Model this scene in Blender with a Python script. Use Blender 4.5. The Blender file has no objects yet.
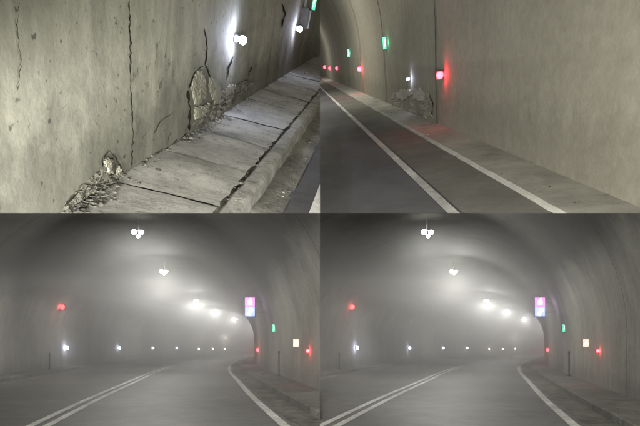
import bpy, bmesh, math, random
from mathutils import Vector, Matrix, noise
random.seed(7)
FP=500.0; CX=320.0; HY=348.0
scene=bpy.context.scene
# ---------------------------------------------------------------- materials
def nt(name):
    m=bpy.data.materials.new(name); m.use_nodes=True
    t=m.node_tree; b=t.nodes['Principled BSDF']; return m,t,b
def N(t,ty,**k):
    n=t.nodes.new(ty)
    for a,v in k.items(): setattr(n,a,v)
    return n
def ramp(t,inp,stops):
    r=N(t,'ShaderNodeValToRGB'); e=r.color_ramp.elements
    while len(e)<len(stops): e.new(.5)
    for i,(p,c) in enumerate(stops):
        e[i].position=p; e[i].color=(c[0],c[1],c[2],1) if isinstance(c,tuple) else (c,c,c,1)
    t.links.new(inp,r.inputs[0]); return r.outputs[0]
def noi(t,vec,scale,detail=6,rough=.6,dist=0):
    n=N(t,'ShaderNodeTexNoise'); n.inputs['Scale'].default_value=scale; n.inputs['Detail'].default_value=detail
    n.inputs['Roughness'].default_value=rough; n.inputs['Distortion'].default_value=dist
    t.links.new(vec,n.inputs['Vector']); return n.outputs[0]
def mul(t,a,b,fac=1.0,mode='MULTIPLY'):
    m=N(t,'ShaderNodeMix',data_type='RGBA',blend_type=mode); m.inputs[0].default_value=fac
    t.links.new(a,m.inputs[6]); t.links.new(b,m.inputs[7]); return m.outputs[2]
def bump(t,b,h,strength,dist=.02):
    n=N(t,'ShaderNodeBump'); n.inputs['Strength'].default_value=strength; n.inputs['Distance'].default_value=dist
    t.links.new(h,n.inputs['Height']); t.links.new(n.outputs[0],b.inputs['Normal'])
def mat_simple(name,c1,c2,scale=6,rough=.9,bs=.3,bd=.02,spec=.2,detail=8,lo=.3,hi=.7,spots=0):
    m,t,b=nt(name); g=N(t,'ShaderNodeTexCoord').outputs['Object']
    n=noi(t,g,scale,detail,.65); c=ramp(t,n,[(lo,c1),(hi,c2)])
    n2=noi(t,g,scale*.13,4,.6); c=mul(t,c,ramp(t,n2,[(.3,.72),(.7,1.15)]))
    if spots:
        c=mul(t,c,ramp(t,noi(t,g,16,5,.7,.4),[(.33,.3),(.42,1.0)]),spots)
        c=mul(t,c,ramp(t,noi(t,g,2.6,6,.7,.5),[(.36,.55),(.5,1.0)]),spots)
    t.links.new(c,b.inputs['Base Color']); b.inputs['Roughness'].default_value=rough
    b.inputs['Specular IOR Level'].default_value=spec
    bump(t,b,noi(t,g,scale*5,6,.7),bs,bd); return m
def mat_emit(name,c,s,base=(.3,.3,.3)):
    m,t,b=nt(name); b.inputs['Base Color'].default_value=(*base,1)
    b.inputs['Emission Color'].default_value=(*c,1); b.inputs['Emission Strength'].default_value=s
    m.cycles.emission_sampling='NONE'; return m
def mat_lining(name,light,dark,soot,s0,s1,joint=6.0,streak=1.0,spots=0.0,grime=0.0):
    m,t,b=nt(name); tc=N(t,'ShaderNodeTexCoord'); uv=tc.outputs['UV']; g=tc.outputs['Object']
    sx=N(t,'ShaderNodeSeparateXYZ'); t.links.new(uv,sx.inputs[0])
    c=ramp(t,noi(t,g,.55,7,.62,.3),[(.3,dark),(.68,light)])
    mp=N(t,'ShaderNodeMapping'); mp.inputs['Scale'].default_value=(.35,2.4,1); t.links.new(uv,mp.inputs[0])
    st=ramp(t,noi(t,mp.outputs[0],1.3,7,.7),[(.32,1-.42*streak),(.58,1.05)]); c=mul(t,c,st,.8)
    fine=ramp(t,noi(t,g,9,8,.75),[(.3,.82),(.7,1.12)]); c=mul(t,c,fine)
    if spots:
        sp=ramp(t,noi(t,g,6.5,3,.6,.6),[(.26,.35),(.34,1.0)]); c=mul(t,c,sp,spots)
        v=ramp(t,noi(t,g,22,2,.5),[(.27,.3),(.33,1.0)]); c=mul(t,c,v,spots)
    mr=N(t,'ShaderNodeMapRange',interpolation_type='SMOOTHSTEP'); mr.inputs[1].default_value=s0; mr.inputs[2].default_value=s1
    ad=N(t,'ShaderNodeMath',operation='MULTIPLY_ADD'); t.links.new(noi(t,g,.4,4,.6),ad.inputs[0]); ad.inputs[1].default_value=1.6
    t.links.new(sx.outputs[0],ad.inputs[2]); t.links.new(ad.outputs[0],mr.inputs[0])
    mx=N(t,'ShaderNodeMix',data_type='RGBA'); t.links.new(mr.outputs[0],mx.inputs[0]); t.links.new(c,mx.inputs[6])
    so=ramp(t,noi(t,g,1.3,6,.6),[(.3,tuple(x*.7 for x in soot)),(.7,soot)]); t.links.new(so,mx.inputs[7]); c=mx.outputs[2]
    if joint:
        md=N(t,'ShaderNodeMath',operation='MODULO'); t.links.new(sx.outputs[1],md.inputs[0]); md.inputs[1].default_value=joint
        c=mul(t,c,ramp(t,md.outputs[0],[(.0,.45),(.045,.5),(.06,1.0)]))
    if grime:
        gr=N(t,'ShaderNodeMath',operation='MULTIPLY_ADD'); t.links.new(noi(t,g,3,6,.7),gr.inputs[0]); gr.inputs[1].default_value=-.8
        t.links.new(sx.outputs[0],gr.inputs[2])
        c=mul(t,c,ramp(t,gr.outputs[0],[(.0,.5),(.35,1.0)]),grime)
    t.links.new(c,b.inputs['Base Color']); b.inputs['Roughness'].default_value=.85; b.inputs['Specular IOR Level'].default_value=.2
    bump(t,b,noi(t,g,7,8,.7),.3,.02); return m

M_asph=mat_simple('asphalt_tunnel',(.105,.104,.098),(.175,.173,.163),2.2,.6,.25,.01,.5)
M_asph_tr=mat_simple('asphalt_blue',(.12,.124,.13),(.165,.168,.172),3,.8,.2,.01,.3)
M_asph_tl=mat_simple('asphalt_dark',(.07,.07,.075),(.12,.12,.128),5,.8,.3,.01,.3)
M_dust=mat_simple('dusty_gutter',(.13,.128,.11),(.27,.265,.235),5,.95,.4,.02,.1,spots=.6)
M_dust2=mat_simple('dusty_gutter_pale',(.18,.178,.16),(.25,.245,.218),2.2,.95,.3,.01,.1,spots=.2)
M_walk=mat_simple('sidewalk_concrete',(.28,.278,.25),(.46,.455,.415),4.5,.95,.4,.01,.1,spots=.6)
M_walk_tr=mat_simple('sidewalk_concrete_pale',(.36,.353,.31),(.54,.53,.47),2.5,.95,.3,.01,.1,spots=.3)
M_walk_b=mat_simple('sidewalk_concrete_dim',(.17,.167,.15),(.28,.275,.245),2,.95,.4,.02,.1,spots=.6)
M_kerb=mat_simple('kerb_concrete',(.22,.218,.19),(.44,.435,.395),9,.95,.6,.02,.1,spots=.7)
M_paint=mat_simple('road_paint',(.5,.5,.47),(.82,.82,.79),8,.7,.2,.005,.3,spots=.25)
M_plate=mat_simple('broken_plaster',(.17,.168,.132),(.28,.277,.22),7,.95,.6,.02,.1,spots=.5)
M_pale=mat_simple('pale_broken_lining',(.26,.25,.205),(.42,.41,.345),5,.95,.5,.02,.1,spots=.4)
M_spall=mat_simple('spalled_concrete',(.08,.079,.064),(.24,.237,.195),9,.98,.9,.03,.05,spots=.5)
M_rub=mat_simple('rubble',(.06,.058,.05),(.22,.215,.185),14,.95,.8,.02,.1)
M_crack=mat_simple('crack_shadow_gap',(.015,.015,.012),(.045,.043,.034),8,1,.2,.01,0)
M_joint=mat_simple('joint_filler',(.10,.096,.075),(.16,.15,.12),8,1,.2,.01,0)
M_metal=mat_simple('grey_metal',(.06,.06,.06),(.12,.12,.12),12,.5,.1,.002,.5)
M_black=mat_simple('black_housing',(.03,.03,.03),(.05,.05,.05),12,.6,.1,.002,.4)
E_white=mat_emit('lamp_white',(1,.98,.9),70); E_far=mat_emit('lamp_warm',(1,.9,.72),30)
E_blue=mat_emit('led_blue_white',(.74,.78,1),30); E_green=mat_emit('signal_green',(.05,.9,.5),1.3)
E_red=mat_emit('signal_red',(1,.035,.06),8); E_redd=mat_emit('signal_red_dim',(1,.06,.07),2.6)
E_mag=mat_emit('sign_magenta',(.85,.24,.75),1.9); E_bl=mat_emit('sign_blue',(.32,.45,1),2.2)
E_pic=mat_emit('sign_white',(1,1,1),3.6); E_or=mat_emit('sign_orange',(1,.64,.48),1.6)
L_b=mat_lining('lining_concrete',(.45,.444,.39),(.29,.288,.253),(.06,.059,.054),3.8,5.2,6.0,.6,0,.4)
L_tl=mat_lining('lining_concrete_stained',(.35,.35,.285),(.17,.171,.135),(.1,.1,.08),6,8,0,1.1,.85,1.0)
L_tr=mat_lining('lining_concrete_beige',(.37,.353,.285),(.30,.287,.228),(.15,.145,.12),4.8,7.2,0,.22,0,.4)
# ---------------------------------------------------------------- tunnel frame
class Tun: pass
def hermite(pts):
    def f(y):
        if y<=pts[0][0]: 
            a,b=pts[0],pts[1]; return a[1]+(b[1]-a[1])/(b[0]-a[0])*(y-a[0])
        for i in range(len(pts)-1):
            a,b=pts[i],pts[i+1]
            if y<=b[0]:
                p=pts[max(i-1,0)]; q=pts[min(i+2,len(pts)-1)]
                ma=(b[1]-p[1])/(b[0]-p[0]); mb=(q[1]-a[1])/(q[0]-a[0]); h=b[0]-a[0]; t=(y-a[0])/h
                return (2*t**3-3*t*t+1)*a[1]+(t**3-2*t*t+t)*h*ma+(-2*t**3+3*t*t)*b[1]+(t**3-t*t)*h*mb
        a,b=pts[-2],pts[-1]; return b[1]+(b[1]-a[1])/(b[0]-a[0])*(y-b[0])
    return f
def make(name,F,U,path,W,zs,B,h,clips):
    T=Tun(); T.name=name; F=Vector(F).normalized(); U=Vector(U); U=(U-F*U.dot(F)).normalized(); S=F.cross(U)
    T.F,T.U,T.S=F,U,S; T.path=path; T.W,T.zs,T.B,T.h=W,zs,B,h; T.clips=clips
    T.M=Matrix((S,F,U)).transposed(); return T
def w(T,s,f,z): return T.M@Vector((s,f,z-T.h))      # z above road
def ray(T,u,v): return T.M.transposed()@Vector(((u-CX)/FP,1,(HY-v)/FP))
def hw(T,z):
    if z<=T.zs: return T.W
    k=(z-T.zs)/T.B
    return T.W*math.sqrt(max(0,1-k*k)) if k<1 else -1
def gnd(T,u,v,z=0):
    d=ray(T,u,v); t=(z-T.h)/d.z; return Vector((d.x*t,d.y*t,z))
def wallhit(T,u,v,fmax=180):
    d=ray(T,u,v); t=0.5/d.y; 
    while t*d.y<fmax:
        p=d*t; z=p.z+T.h
        if abs(p.x-T.path(p.y))>=hw(T,z): return Vector((p.x,p.y,z))
        t+=.01+t*.0015
    p=d*t; return Vector((p.x,p.y,p.z+T.h))
def finish(T,name,bm,mats,smooth=False,clip=True,bevel=0):
    if clip and T:
        for co in T.clips:
            g=bm.verts[:]+bm.edges[:]+bm.faces[:]
            bmesh.ops.bisect_plane(bm,geom=g,plane_co=(0,0,0),plane_no=co,clear_outer=True,dist=1e-5)
    me=bpy.data.meshes.new(name); bm.to_mesh(me); bm.free()
    for m in mats: me.materials.append(m)
    if smooth:
        for p in me.polygons: p.use_smooth=True
    o=bpy.data.objects.new(name,me); scene.collection.objects.link(o)
    return o
def stations(a,b,g=1.03,s0=.4):
    out=[a]; st=s0
    while out[-1]<b: out.append(out[-1]+st); st*=g
    return out
def lining(T,a,b,mat,side=0):
    bm=bmesh.new(); uvl=bm.loops.layers.uv.new('UVMap')
    prof=[]
    for i in range(7): prof.append((T.W,T.zs*i/6))
    for i in range(1,33):
        an=math.pi*i/32
        prof.append((T.W*math.cos(an),T.zs+T.B*math.sin(an)))
    for i in range(5,-1,-1): prof.append((-T.W,T.zs*i/6))
    st=stations(a,b); grid=[]
    for f in st:
        row=[]
        for (x,z) in prof:
            n=noise.noise(Vector((x*.5,f*.35,z*.5)))*.03
            row.append((bm.verts.new(w(T,T.path(f)+x*(1+n/6),f,z)),z,f))
        grid.append(row)
    for i in range(len(st)-1):
        for j in range(len(prof)-1):
            q=[grid[i][j],grid[i][j+1],grid[i+1][j+1],grid[i+1][j]]
            fa=bm.faces.new([x[0] for x in q])
            for l,x in zip(fa.loops,q): l[uvl].uv=(x[1],x[2])
    return finish(T,'tunnel_lining',bm,[mat],True)
def ring_joint(T,fs,wd=.05):
    bm=bmesh.new()
    for f in fs:
        prev=None
        for i in range(0,40):
            if i<8: x,z=T.W,T.zs*i/8
            else:
                an=math.pi*(i-8)/31; x,z=T.W*math.cos(an),T.zs+T.B*math.sin(an)
            k=1-.02/T.W
            row=[bm.verts.new(w(T,T.path(f)+x*k,f+dy,T.zs+(z-T.zs)*k if z>T.zs else z)) for dy in(-wd/2,wd/2)]
            if prev: bm.faces.new((prev[0],prev[1],row[1],row[0]))
            prev=row
    return finish(T,'lining_joint',bm,[M_joint])
def strip(T,name,s0,s1,z,a,b,mat,z2=None,jit=0,rel=True,edge=None,wob=0):
    bm=bmesh.new(); st=stations(a,b,1.02,.12 if jit or wob else .4); prev=None
    n=8 if wob else 1
    for f in st:
        c=T.path(f) if rel else 0
        j0=(noise.noise(Vector((f*1.7,3,1)))*jit*2 if jit else 0)
        row=[]
        for k in range(n+1):
            s=s0+j0+(s1-s0-j0)*k/n; zz=z+((z2-z)*k/n if z2 is not None else 0)
            if wob: zz+=wob*noise.noise(Vector((s*2.5,f*2.5,1)))+wob*.5*noise.noise(Vector((s*9,f*9,1)))
            row.append(bm.verts.new(w(T,c+s,f,zz)))
        if prev:
            for k in range(n): bm.faces.new((prev[k],prev[k+1],row[k+1],row[k]))
        prev=row
    return finish(T,name,bm,[mat],bool(wob))
def raised(T,name,s0,s1,ztop,a,b,mat,zbot=0.0,jit=0,step=.4,g=1.03):
    bm=bmesh.new(); prev=None
    for f in stations(a,b,g,step):
        c=T.path(f); jl=noise.noise(Vector((f*2.3,1,0)))*jit*1.6+random.uniform(-jit,jit)*.4; jr=noise.noise(Vector((f*2.9,7,0)))*jit*1.6; jz=-abs(noise.noise(Vector((f*3.1,4,0))))*jit
        if jit and random.random()<.05: jl+=jit*2
        ch=.02
        P=[(s0+jl,zbot),(s0+jl,ztop-ch+jz),(s0+ch+jl,ztop+jz),(s1-ch+jr,ztop+jz),(s1+jr,ztop-ch+jz),(s1+jr,zbot)]
        row=[bm.verts.new(w(T,c+x,f,z)) for x,z in P]
        if prev:
            for k in range(5): bm.faces.new((prev[k],prev[k+1],row[k+1],row[k]))
        prev=row
    return finish(T,name,bm,[mat])
def root(T,name,s,f,z,face=None):
    e=bpy.data.objects.new(name,None); scene.collection.objects.link(e); e.empty_display_size=.1
    R=T.M.to_4x4()
    e.matrix_world=Matrix.Translation(w(T,s,f,z))@R; return e
def part(e,name,kind,loc,size,mat,rot=(0,0,0),bev=.15,segs=20):
    bm=bmesh.new()
    if kind=='box':
        bmesh.ops.create_cube(bm,size=1); bmesh.ops.scale(bm,vec=size,verts=bm.verts)
        if bev: bmesh.ops.bevel(bm,geom=bm.edges[:],offset=min(size)*bev,segments=2,affect='EDGES')
    elif kind=='cyl':
        bmesh.ops.create_cone(bm,cap_ends=True,segments=segs,radius1=size[0],radius2=size[1],depth=size[2])
        bmesh.ops.rotate(bm,cent=(0,0,0),matrix=Matrix.Rotation(math.pi/2,3,'X'),verts=bm.verts)
    elif kind=='dome':
        bmesh.ops.create_uvsphere(bm,u_segments=20,v_segments=12,radius=1); bmesh.ops.scale(bm,vec=size,verts=bm.verts)
    me=bpy.data.meshes.new(name); bm.to_mesh(me); bm.free(); me.materials.append(mat)
    if kind!='box':
        for p in me.polygons: p.use_smooth=True
    o=bpy.data.objects.new(name,me); scene.collection.objects.link(o); o.parent=e
    o.location=loc; o.rotation_euler=rot; return o
def light(name,kind,loc,energy,color,size=.1,direction=None,spot=None,parent=None):
    d=bpy.data.lights.new(name,kind); d.energy=energy; d.color=color
    if kind=='AREA': d.size=size
    else: d.shadow_soft_size=size
    if spot: d.spot_size=math.radians(spot); d.spot_blend=.5
    o=bpy.data.objects.new(name,d); scene.collection.objects.link(o); o.location=loc
    if direction is not None: o.rotation_euler=Vector(direction).to_track_quat('-Z','Y').to_euler()
    return o
def ceiling_lamp(T,f,z=6.2,energy=150,scale=1):
    c=T.path(f); e=root(T,'tunnel_ceiling_lamp',c,f,z); k=scale
    top=T.zs+T.B*.99-z
    part(e,'hanger_rod','box',(0,.15,top/2),(.03,.03,top),M_metal)
    part(e,'crossbar','box',(0,.15,.02),(.4,.04,.04),M_metal)
    for i,(x,zz) in enumerate([(-.15,-.05),(.14,-.06),(.02,-.22)]):
        part(e,'flood_housing_%d'%i,'cyl',(x,.12,zz),(.08,.05,.12),M_metal,rot=(.45,0,0))
        r=(.105,.09,.065)[i]*k
        part(e,'flood_lens_%d'%i,'dome',(x,0,zz-.03),(r,.05,r*.9),E_white,rot=(.45,0,0))
    light('lamp_light','SPOT',w(T,c,f-.25,z-.12),energy,(1,.985,.92),.10,direction=-T.U-T.F*.6,spot=168)
def signal(T,u,v,px,mat,col,energy=3,pull=.25,name='red_signal_light'):
    p=wallhit(T,u,v); tt=1-pull/max(p.y,1); q=Vector((p.x*tt,p.y*tt,(p.z-T.h)*tt+T.h)); r=px*q.y/FP/2
    side=1 if q.x>T.path(q.y) else -1
    e=root(T,name,q.x,q.y,q.z)
    part(e,'housing','box',(0,r*.9,0),(r*2.1,r*1.2,r*2.2),M_metal)
    part(e,'lens','dome',(0,.1*r,0),(r,r*.35,r),mat)
    part(e,'visor','cyl',(0,-.1*r,r*1.0),(r*1.05,r*1.05,r*.9),M_metal,segs=12).scale=(1,1,.12)
    part(e,'wall_bracket','box',(side*r*1.9,r*.9,0),(r*1.8,r*.3,r*.4),M_metal)
    if energy: light('signal_glow','POINT',w(T,q.x-side*r*.3,q.y-r*1.2,q.z),energy,col,.04)
    return e
def led(T,u,v,px,energy=2,mat=None,col=(.65,.7,1),name='wall_led_light'):
    p=wallhit(T,u,v); side=1 if p.x>T.path(p.y) else -1; r=px*p.y/FP/2
    off=.06+r*.7; t=(abs(p.x)-off)/abs(p.x); q=Vector((p.x*t,p.y*t,(p.z-T.h)*t+T.h))
    if T.name=='low': q=Vector((p.x-side*off,p.y,p.z))
    e=root(T,name,q.x,q.y,q.z)
    gap=max(.06,hw(T,q.z)-abs(q.x-T.path(q.y)))
    part(e,'back_plate','box',(side*(gap-.02),0,0),(.04,r*1.7,r*1.7),M_metal)
    part(e,'body','cyl',(side*gap*.5,r*.2,0),(r*.6,r*.6,gap),M_metal,rot=(0,0,math.pi/2))
    part(e,'lens','dome',(0,-r*.3,0),(r,r,r),mat or E_blue)
    if energy: light('led_glow','POINT',w(T,q.x-side*r*.6,q.y-r*1.5,q.z),energy,col,.04)
def exit_sign(T,u,v,wp,hp,energy=1,pull=.3):
    p=wallhit(T,u,v); tt=1-pull/p.y; q=Vector((p.x*tt,p.y*tt,(p.z-T.h)*tt+T.h)); k=q.y/FP
    side=1 if q.x>T.path(q.y) else -1
    e=root(T,'green_exit_sign',q.x,q.y,q.z)
    W_,H_=wp*k,hp*k
    part(e,'case','box',(0,.05,0),(W_*1.15,.09,H_*1.06),M_metal)
    part(e,'green_face','box',(0,-.005,0),(W_,.03,H_),E_green,bev=.1)
    part(e,'figure_head','dome',(W_*.05,-.024,H_*.28),(W_*.13,.008,W_*.13),E_pic)
    part(e,'figure_body','box',(0,-.024,H_*.05),(W_*.16,.008,H_*.28),E_pic)
    part(e,'figure_leg','box',(-W_*.12,-.024,-H_*.2),(W_*.1,.008,H_*.26),E_pic,rot=(0,.5,0))
    part(e,'bracket','box',(side*W_*1.1,.06,0),(W_*1.2,.04,.06),M_metal)
    if energy: light('sign_glow','POINT',w(T,q.x,q.y-.4,q.z),energy,(.1,1,.5),.1)
def sos_sign(T,u,v):
    f=24.5; k=f/30; d=ray(T,u,v); s=d.x*f/d.y; z=d.z*f/d.y+T.h
    e=root(T,'illuminated_emergency_sign',s,f,z); e.scale=(k,k,k)
    part(e,'case','box',(0,.09,0),(.62,.14,1.16),M_black,bev=.1)
    part(e,'pink_panel','box',(0,0,.29),(.58,.05,.54),E_mag,bev=.1)
    part(e,'blue_panel','box',(0,0,-.29),(.58,.05,.54),E_bl,bev=.1)
    part(e,'flame_icon','dome',(0,-.035,.27),(.14,.012,.18),E_pic); part(e,'flame_tip','dome',(.04,-.035,.44),(.06,.012,.09),E_pic)
    part(e,'phone_icon','box',(0,-.035,-.3),(.15,.014,.36),E_pic,rot=(0,.5,0))
    part(e,'phone_ear','box',(.11,-.035,-.16),(.22,.014,.13),E_pic,rot=(0,.5,0)); part(e,'phone_mouth','box',(-.07,-.035,-.44),(.22,.014,.13),E_pic,rot=(0,.5,0))
    gap=(T.path(f)+hw(T,z)-s)/k
    for n,zz in(('bracket_top',.3),('bracket_bottom',-.3)): part(e,n,'box',(gap/2+.15,.14,zz),(gap,.04,.04),L_b)
    light('sign_glow','POINT',w(T,s,f-.6,z),10,(.85,.6,1),.2)
def rubble(T,name,pts,mat,count,smin,smax,spread):
    bm=bmesh.new()
    for i in range(count):
        a=random.choice(pts); r=random.uniform(smin,smax)*random.random()**.9+smin*.4
        c=Vector((a[0]+random.gauss(0,spread),a[1]+random.gauss(0,spread*1.6),a[2]+r*.2))
        g=bmesh.ops.create_icosphere(bm,subdivisions=1,radius=r)
        sc=Vector((random.uniform(.6,1.4),random.uniform(.6,1.5),random.uniform(.3,.7)))
        R=Matrix.Rotation(random.uniform(0,6),3,'Z')
        for vv in g['verts']:
            co=Vector((vv.co.x*sc.x,vv.co.y*sc.y,vv.co.z*sc.z))*random.uniform(.75,1.2)
            vv.co=w(T,*(R@co+c))
    return finish(T,name,bm,[mat])
def wpix(T,u,v,off):
    p=wallhit(T,u,v); side=1 if p.x>T.path(p.y) else -1; return Vector((p.x-side*off,p.y,p.z)),side
def cracks(T,lst,name='wall_cracks'):
    bm=bmesh.new()
    for pts,wd in lst:
        P=[]
        for i in range(len(pts)-1):
            n=max(2,int((Vector(pts[i+1])-Vector(pts[i])).length/3))
            for k in range(n):
                a=Vector(pts[i]).lerp(Vector(pts[i+1]),k/n); P.append((a.x+random.gauss(0,.4),a.y))
        P.append(pts[-1]); prev=None
        for i,(x,y) in enumerate(P):
            hwid=wd*.5*random.uniform(.3,1.4)*(.3 if i in(0,len(P)-1) else 1)
            a,_=wpix(T,x-hwid,y,.012); b,_=wpix(T,x+hwid,y,.012)
            row=(bm.verts.new(w(T,*a)),bm.verts.new(w(T,*b)))
            if prev: bm.faces.new((prev[0],prev[1],row[1],row[0]))
            prev=row
    return finish(T,name,bm,[M_crack])
def plates(T,lst,mat,name='buckled_wall_plaster',namp=.02,nf=.12,oj=.7):
    bm=bmesh.new()
    for poly,o0,o1 in lst:
        n=len(poly); Q=[]
        for i in range(n):
            a=Vector(poly[i]);b=Vector(poly[(i+1)%n])
            for k in range(6):
                q=a.lerp(b,k/6)
                if k: q+=Vector((random.gauss(0,oj),random.gauss(0,oj)))
                Q.append(q)
        x0=min(q.x for q in Q); x1=max(q.x for q in Q); cen=sum(Q,Vector((0,0)))/len(Q)
        def P(q,extra):
            t=(q.x-x0)/(x1-x0); o=o0+(o1-o0)*t+extra+namp*noise.noise(Vector((q.x*nf,q.y*nf,5)))
            a,s=wpix(T,q.x,q.y,0); return bm.verts.new(w(T,a.x-s*max(o,.003),a.y,a.z))
        m=len(Q); rings=[[P(q,-.05) for q in Q]]
        for sc,ex in ((1.0,0),(.85,.005),(.7,.006),(.55,.006),(.4,.006),(.25,.006),(.12,.005)): rings.append([P(cen+(q-cen)*sc,ex) for q in Q])
        cv=P(cen,.005)
        for r in range(len(rings)-1):
            for i in range(m):
                bm.faces.new((rings[r][i],rings[r][(i+1)%m],rings[r+1][(i+1)%m],rings[r+1][i]))
        for i in range(m): bm.faces.new((rings[-1][i],rings[-1][(i+1)%m],cv))
    bmesh.ops.recalc_face_normals(bm,faces=bm.faces)
    return finish(T,name,bm,[mat])
up=Vector((0,-(HY-213),FP)).normalized()
# ================================================================ lower tunnels
CP=[(0,-2.6),(8.3,-4.68),(13.3,-5.9),(20,-7.4),(26,-8.75),(33,-10.1),(42,-11.5),(60,-13.5),(78,-14.4),(100,-14.0),(125,-11.5),(155,-5),(190,6),(230,24)]
def lower(du,clipx):
    base=hermite([(y,x+du/FP*y) for y,x in CP])
    T=make('low',(0,1,0),(0,0,1),base,6.0,1.7,5.1,1.3,[clipx,up])
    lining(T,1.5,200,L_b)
    strip(T,'road',-5.0,5.0,0,1.5,200,M_asph)
    raised(T,'sidewalk',4.85,6.05,.15,1.5,200,M_walk_b,0,.015)
    raised(T,'sidewalk',-6.05,-5.0,.15,1.5,200,M_walk_b)
    strip(T,'edge_line',4.02,4.19,.005,1.5,200,M_paint)
    strip(T,'edge_line',-4.7,-4.56,.005,1.5,200,M_walk)
    strip(T,'double_centre_line',-.21,-.07,.005,1.5,200,M_paint); strip(T,'double_centre_line',.07,.21,.005,1.5,200,M_paint)
    strip(T,'gutter_dirt',4.3,4.845,.004,1.5,120,M_dust,jit=.1)
    for f,E in ((20.8,1000),(31.5,1150),(51,1350),(67,1500),(84,2300),(106,4800)):
        ceiling_lamp(T,f,6.2,E,1.1 if f<35 else .8+f/130)
    rubble(T,'roadside_debris',[(T.path(f)+4.7,f,.0) for f in range(10,60,2)]+[(T.path(f)+5.3,f,.15) for f in range(10,40,2)],M_rub,150,.01,.035,.25)
    U=lambda u:u+du
    for u,px in ((65,3.4),(118,2.7),(152,2.2),(176,2)):
        led(T,U(u),348,px,14 if u==65 else (10 if u==118 else 0))
    for u in (198,212,224): led(T,U(u),349,1.9,0,mat=E_far)
    light('bend_lamp_glow','POINT',w(T,T.path(86)-2.0,86,3.0),400,(1,.9,.74),.3)
    signal(T,U(62),307,5.5,E_redd,(1,.1,.1),12)
    signal(T,U(258),350,4,E_red,(1,.05,.05),20,pull=.8); signal(T,U(308),351,3.4,E_red,(1,.05,.05),6)
    signal(T,U(247),350,2.6,E_red,(1,.05,.05),0,pull=.8)
    exit_sign(T,U(274),328,3.6,8,0)
    sos_sign(T,U(250),307)
    p=wallhit(T,U(297),343); tt=1-.3/p.y; k=p.y*tt/FP
    e=root(T,'orange_marker_board',p.x*tt,p.y*tt,(p.z-T.h)*tt+T.h)
    part(e,'frame','box',(0,.04,0),(8.2*k,.05,8.6*k),M_metal); part(e,'face','box',(0,0,0),(7.4*k,.03,7.6*k),E_or)
    part(e,'stripe_1','box',(-1.7*k,-.02,0),(.4*k,.008,5*k),E_pic,rot=(0,.6,0)); part(e,'stripe_2','box',(1.7*k,-.02,0),(.4*k,.008,5*k),E_pic,rot=(0,.6,0))
    part(e,'bracket','box',(6*k,.05,0),(6*k,.04,.05),M_metal)
    for uu,vv,hh in ((46,364,15),(284,379,24)):
        p=wallhit(T,U(uu),vv); sd=1 if p.x>T.path(p.y) else -1
        e=root(T,'marker_post',p.x-sd*.2,p.y,.15); H=hh*p.y/FP
        part(e,'post','box',(0,0,H/2),(.06,.05,H),M_metal); part(e,'cap','dome',(0,0,H),(.05,.04,.06),M_metal); part(e,'base','box',(0,0,.03),(.12,.10,.06),M_metal)
    for sx in(-.6,.6):
        light('added_near_spot','SPOT',w(T,T.path(0)+2.2+sx,.3,.7),750,(1,.975,.91),.15,direction=w(T,T.path(30)+1.5,30,1.3)-w(T,T.path(0)+2.2+sx,.3,.7),spot=105)  # unseen spots added near the camera to brighten the near road and walls
    return T
TBL=lower(0,Vector((1,0,0))); TBR=lower(290,Vector((-1,0,0)))
# ================================================================ upper left
def dirp(u,v): return Vector(((u-CX)/FP,1,(HY-v)/FP))
F=dirp(385,13); b=-1; a=.38; c=-(F.x*a+F.y*b)/F.z
T=make('tl',F,(a,b,c),lambda f:0,6,1.7,5.1,1.3,[Vector((1,0,0)),-up])
sw=.15
wl=gnd(T,65,211,sw).x; k1=gnd(T,213,213,sw).x; k2=gnd(T,239,213,sw).x; k3=gnd(T,283,213,0).x; ln=gnd(T,309,213,0).x
T.path=lambda f:wl+6; 
def rs(x): return x-(wl+6)
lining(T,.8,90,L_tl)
strip(T,'road',rs(k3)-.02,5.8,0,.8,90,M_asph_tl)
strip(T,'gutter_dirt',rs(k2)-.05,rs(k3),.03,.8,90,M_dust,z2=.006,wob=.02)
strip(T,'edge_line',rs(ln),rs(ln)+.13,.005,.8,90,M_paint)
raised(T,'kerb',rs(k1)+.010,rs(k2),sw,.8,60,M_kerb,-.02,jit=.008,step=.04,g=1.01)
bm=bmesh.new(); f=1.0
while f<60:
    L=random.choice((.5,.62,.8,.7,1.1)); dz=random.uniform(-.003,.003); t1=random.uniform(-.004,.004); t2=random.uniform(-.005,.005)
    nx,ny=10,max(3,int(L/.08)); g=[]
    sk=random.uniform(-.04,.04)
    for i in range(ny+1):
        r=[]
        for j in range(nx+1):
            x=rs(wl)+(rs(k1)-rs(wl))*j/nx; y=f+(L-.005)*i/ny+sk*(j/nx)
            z=sw+dz+t1*(i/ny-.5)+t2*(j/nx-.5)+.012*noise.noise(Vector((x*3,y*3,0)))
            if j==nx: x+=random.uniform(-.018,.006); z-=.004
            if i in(0,ny): y+=random.uniform(-.004,.004); z-=.002
            r.append(bm.verts.new(w(T,T.path(0)+x,y,z)))
        g.append(r)
    for i in range(ny):
        for j in range(nx): bm.faces.new((g[i][j],g[i][j+1],g[i+1][j+1],g[i+1][j]))
    f+=L
finish(T,'sidewalk',bm,[M_walk],True)
strip(T,'sidewalk_bed',rs(wl)-.02,rs(k1)+.05,sw-.022,.8,60,M_rub)
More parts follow.
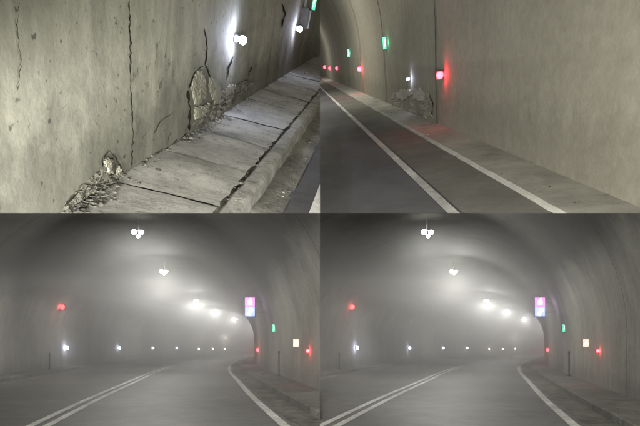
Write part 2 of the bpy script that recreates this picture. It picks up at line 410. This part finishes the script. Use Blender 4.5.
cracks(T,[([(127,0),(128,40),(129,90),(131,130),(130,166)],1.2),([(186,90),(188,108),(188,130)],2.6),([(203,28),(206,48),(204,64),(210,78)],1.3),
 ([(232,56),(228,66),(226,78)],2.2),([(207,72),(211,84),(211,96)],1.4),([(150,165),(158,150),(170,146),(176,138)],.9),([(16,0),(14,30),(18,60),(15,90)],.7),
 ([(172,112),(160,120),(152,134)],.6),([(251,66),(247,76)],1.4),([(104,178),(112,172),(121,180)],2.2),([(62,206),(72,196),(80,188),(93,184)],2.0),([(282,3),(284,14),(281,28)],1.6),
 ([(188,88),(192,74),(200,66),(206,68)],1.6),([(197,128),(206,118),(214,110)],1.6),([(218,108),(228,100),(238,92)],1.3),([(121,178),(134,168),(150,160),(168,150),(186,132)],1.1),
 ([(100,172),(101,158),(107,150),(114,158),(122,172)],1.2)])
plates(T,[([(188,128),(191,112),(200,106),(212,96),(222,92),(240,84),(252,82),(244,92),(230,106),(214,118),(200,127)],.004,.008),
 ([(62,208),(70,196),(82,184),(98,172),(104,156),(111,160),(119,170),(126,178),(112,184),(96,188),(80,200),(70,209)],.004,.006),
 ([(126,176),(140,164),(150,157),(168,147),(184,136),(188,138),(172,150),(152,166),(132,178)],.003,.006)],M_spall,'spalled_wall_base',.03,.4,1.6)
plates(T,[([(190,86),(194,74),(200,70),(204,80),(205,94),(199,103),(193,104)],.012,.02),
 ([(208,76),(213,78),(219,90),(219,102),(213,103),(208,90)],.012,.02),
 ([(193,108),(200,105),(207,103),(206,111),(200,116),(193,119)],.02,.03),
 ([(102,160),(106,156),(111,164),(111,173),(105,171)],.018,.012),([(113,174),(117,165),(121,176)],.012,.02),
 ([(222,90),(229,84),(235,84),(232,93),(225,98)],.012,.02)],M_plate,namp=.006)
anch=[]
for u,v in ((68,206),(76,203),(84,198),(95,190),(104,184),(118,178),(186,138),(194,133),(205,126),(218,117),(230,108),(150,165),(190,136),(240,100),(84,196),(72,202),(74,208),(196,130),(210,122)):
    g=gnd(T,u,v,sw); anch.append((max(g.x,wl+.02),g.y,sw))
rubble(T,'wall_base_rubble',anch,M_rub,520,.005,.022,.045)
rubble(T,'wall_base_dirt',[(wl+.01,3+i*.1,sw) for i in range(150)],M_rub,420,.004,.016,.025)
rubble(T,'kerb_rubble',[(k1+.0,f*.12+3,sw-.01) for f in range(0,140)],M_rub,420,.004,.016,.03)
rubble(T,'gutter_gravel',[((k2+k3)/2,f*.2+3,.02) for f in range(0,60)],M_dust,200,.004,.012,.08)
rubble(T,'sidewalk_debris',[(random.uniform(wl,k1),random.uniform(3.5,14),sw) for i in range(90)],M_rub,220,.003,.012,.1)
led(T,243,40,6.5,15); led(T,300,29,4.4,9)
exit_sign(T,314,4,3,8,0)
p=wallhit(T,301,17); e=root(T,'wall_junction_box',p.x,p.y,p.z); part(e,'box_body','box',(.08,0,0),(.14,.3,.3),M_black); part(e,'lid','box',(.16,0,0),(.02,.26,.26),M_metal); part(e,'conduit','box',(.04,0,.6),(.04,.04,.9),M_metal)
light('added_overhead_light','AREA',w(T,1.6,6.8,4.6),180,(1,.99,.90),1.2,direction=w(T,wl,7.5,.4)-w(T,1.6,6.8,4.6))  # unseen area lights without fixtures, added overhead to light the left wall
light('added_overhead_light','AREA',w(T,1.0,13,5.2),360,(1,.98,.90),1.4,direction=w(T,wl,14,.5)-w(T,1.0,13,5.2))
TTL=T
# ================================================================ upper right
F=dirp(298,66); a=-.26; b=-1; c=-(F.x*a+F.y*b)/F.z
T=make('tr',F,(a,b,c),lambda f:0,6,1.7,5.1,1.3,[Vector((-1,0,0)),-up])
sr=.05
wl=gnd(T,640,207,sr).x; k1=gnd(T,564,213,sr).x; ln=gnd(T,447,213,0).x; lm=gnd(T,459,213,0).x
T.path=lambda f:wl-6
def rs(x): return x-(wl-6)
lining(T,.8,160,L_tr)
f0=wallhit(T,437,60).y
ring_joint(T,[f0+i*6 for i in range(0,12)])
strip(T,'road',-5,rs(lm)+.1,0,.8,160,M_asph_tr)
strip(T,'gutter_dirt',rs(lm)+.03,rs(k1)+.02,.004,.8,160,M_dust2)
strip(T,'edge_line',rs(ln),rs(lm),.008,.8,160,M_paint)
raised(T,'sidewalk',rs(k1),6.05,sr,.8,120,M_walk_tr,0,jit=.006,step=.1,g=1.01)
cracks(T,[([(404,85),(411,90),(418,85)],.9),([(430,94),(434,104),(431,116)],.9),([(396,100),(406,102),(414,99),(424,104)],.8)])
plates(T,[([(388,100),(396,90),(408,86),(420,84),(430,94),(428,108),(434,118),(420,114),(404,110)],.004,.015)],M_pale,'spalled_wall_base',.04,.3,1.0)
plates(T,[([(396,94),(402,89),(411,89),(413,94),(406,99),(399,99)],.03,.045),
 ([(414,92),(421,88),(427,94),(424,100),(417,99)],.045,.03)],M_walk_tr,namp=.01)
anch=[]
for u,v in ((388,100),(398,106),(410,112),(420,118),(432,124),(402,110),(445,130),(380,98)):
    g=gnd(T,u,v,sr); anch.append((min(g.x,wl-.1),g.y,sr))
rubble(T,'wall_base_rubble',anch,M_plate,90,.008,.03,.12)
rubble(T,'kerb_rubble',[(k1-.05,3+.25*i,.0) for i in range(70)],M_rub,120,.005,.016,.06)
rubble(T,'sidewalk_debris',[(random.uniform(k1,wl),random.uniform(4,20),sr) for i in range(60)],M_rub,100,.003,.014,.1)
signal(T,440,75,6.5,E_red,(1,.03,.05),5,pull=.3); signal(T,360,69,4.6,E_red,(1,.03,.05),12,pull=.5)
for u,v in((337,68),(330,68),(325,67)): signal(T,u,v,3,E_red,(1,.03,.05),5,pull=.8)
exit_sign(T,385,43,3.6,9,2); exit_sign(T,349,53,2.8,6,2) 
led(T,408,79,2.4,2)
light('added_overhead_light','AREA',w(T,-1.8,5,4.8),440,(1,.97,.86),1.6,direction=w(T,wl,9.5,.2)-w(T,-1.8,5,4.8))  # area lights added out of view, no fixtures, brightening wall and road
light('added_overhead_light','AREA',w(T,-1.8,20,5.6),340,(1,.97,.87),1.4,direction=w(T,wl-1,22,0)-w(T,-1.8,20,5.6))
light('added_overhead_light','AREA',w(T,-1.8,45,5.6),300,(1,.97,.87),1.4,direction=-T.U)
# ---------------------------------------------------------------- haze in the lower tunnels
bm=bmesh.new()
X=70;P=[(-X,9,-1.6),(X,9,-1.6),(X,9,2.3),(-X,9,2.3),(-X,150,-1.6),(X,150,-1.6),(X,150,9),(-X,150,9)]
vs=[bm.verts.new(p) for p in P]
for q in((0,1,2,3),(7,6,5,4),(0,4,5,1),(1,5,6,2),(2,6,7,3),(3,7,4,0)): bm.faces.new([vs[i] for i in q])
bmesh.ops.recalc_face_normals(bm,faces=bm.faces)
mh=bpy.data.materials.new('dust_haze'); mh.use_nodes=True; t=mh.node_tree; t.nodes.clear()
o=t.nodes.new('ShaderNodeOutputMaterial'); add=t.nodes.new('ShaderNodeAddShader')
for i,(de,an) in enumerate(((.023,.05),(.012,.9))):
    vsn=t.nodes.new('ShaderNodeVolumeScatter'); vsn.inputs['Density'].default_value=de; vsn.inputs['Anisotropy'].default_value=an; vsn.inputs['Color'].default_value=(.92,.925,.905,1)
    t.links.new(vsn.outputs[0],add.inputs[i])
t.links.new(add.outputs[0],o.inputs['Volume'])
finish(None,'dust_haze',bm,[mh],clip=False)
# ---------------------------------------------------------------- world + camera
wd=bpy.data.worlds.new('World'); scene.world=wd; wd.use_nodes=True
bg=wd.node_tree.nodes['Background']; bg.inputs[0].default_value=(.9,.895,.82,1); bg.inputs[1].default_value=.16
cd=bpy.data.cameras.new('camera'); co=bpy.data.objects.new('camera',cd); scene.collection.objects.link(co)
cd.sensor_width=36; cd.lens=36*FP/640; cd.shift_y=(HY-213)/640; cd.clip_end=1000; cd.clip_start=.05
co.rotation_euler=(math.pi/2,0,0); scene.camera=co
scene.view_settings.view_transform='Standard'; scene.view_settings.look='None'; scene.view_settings.exposure=0
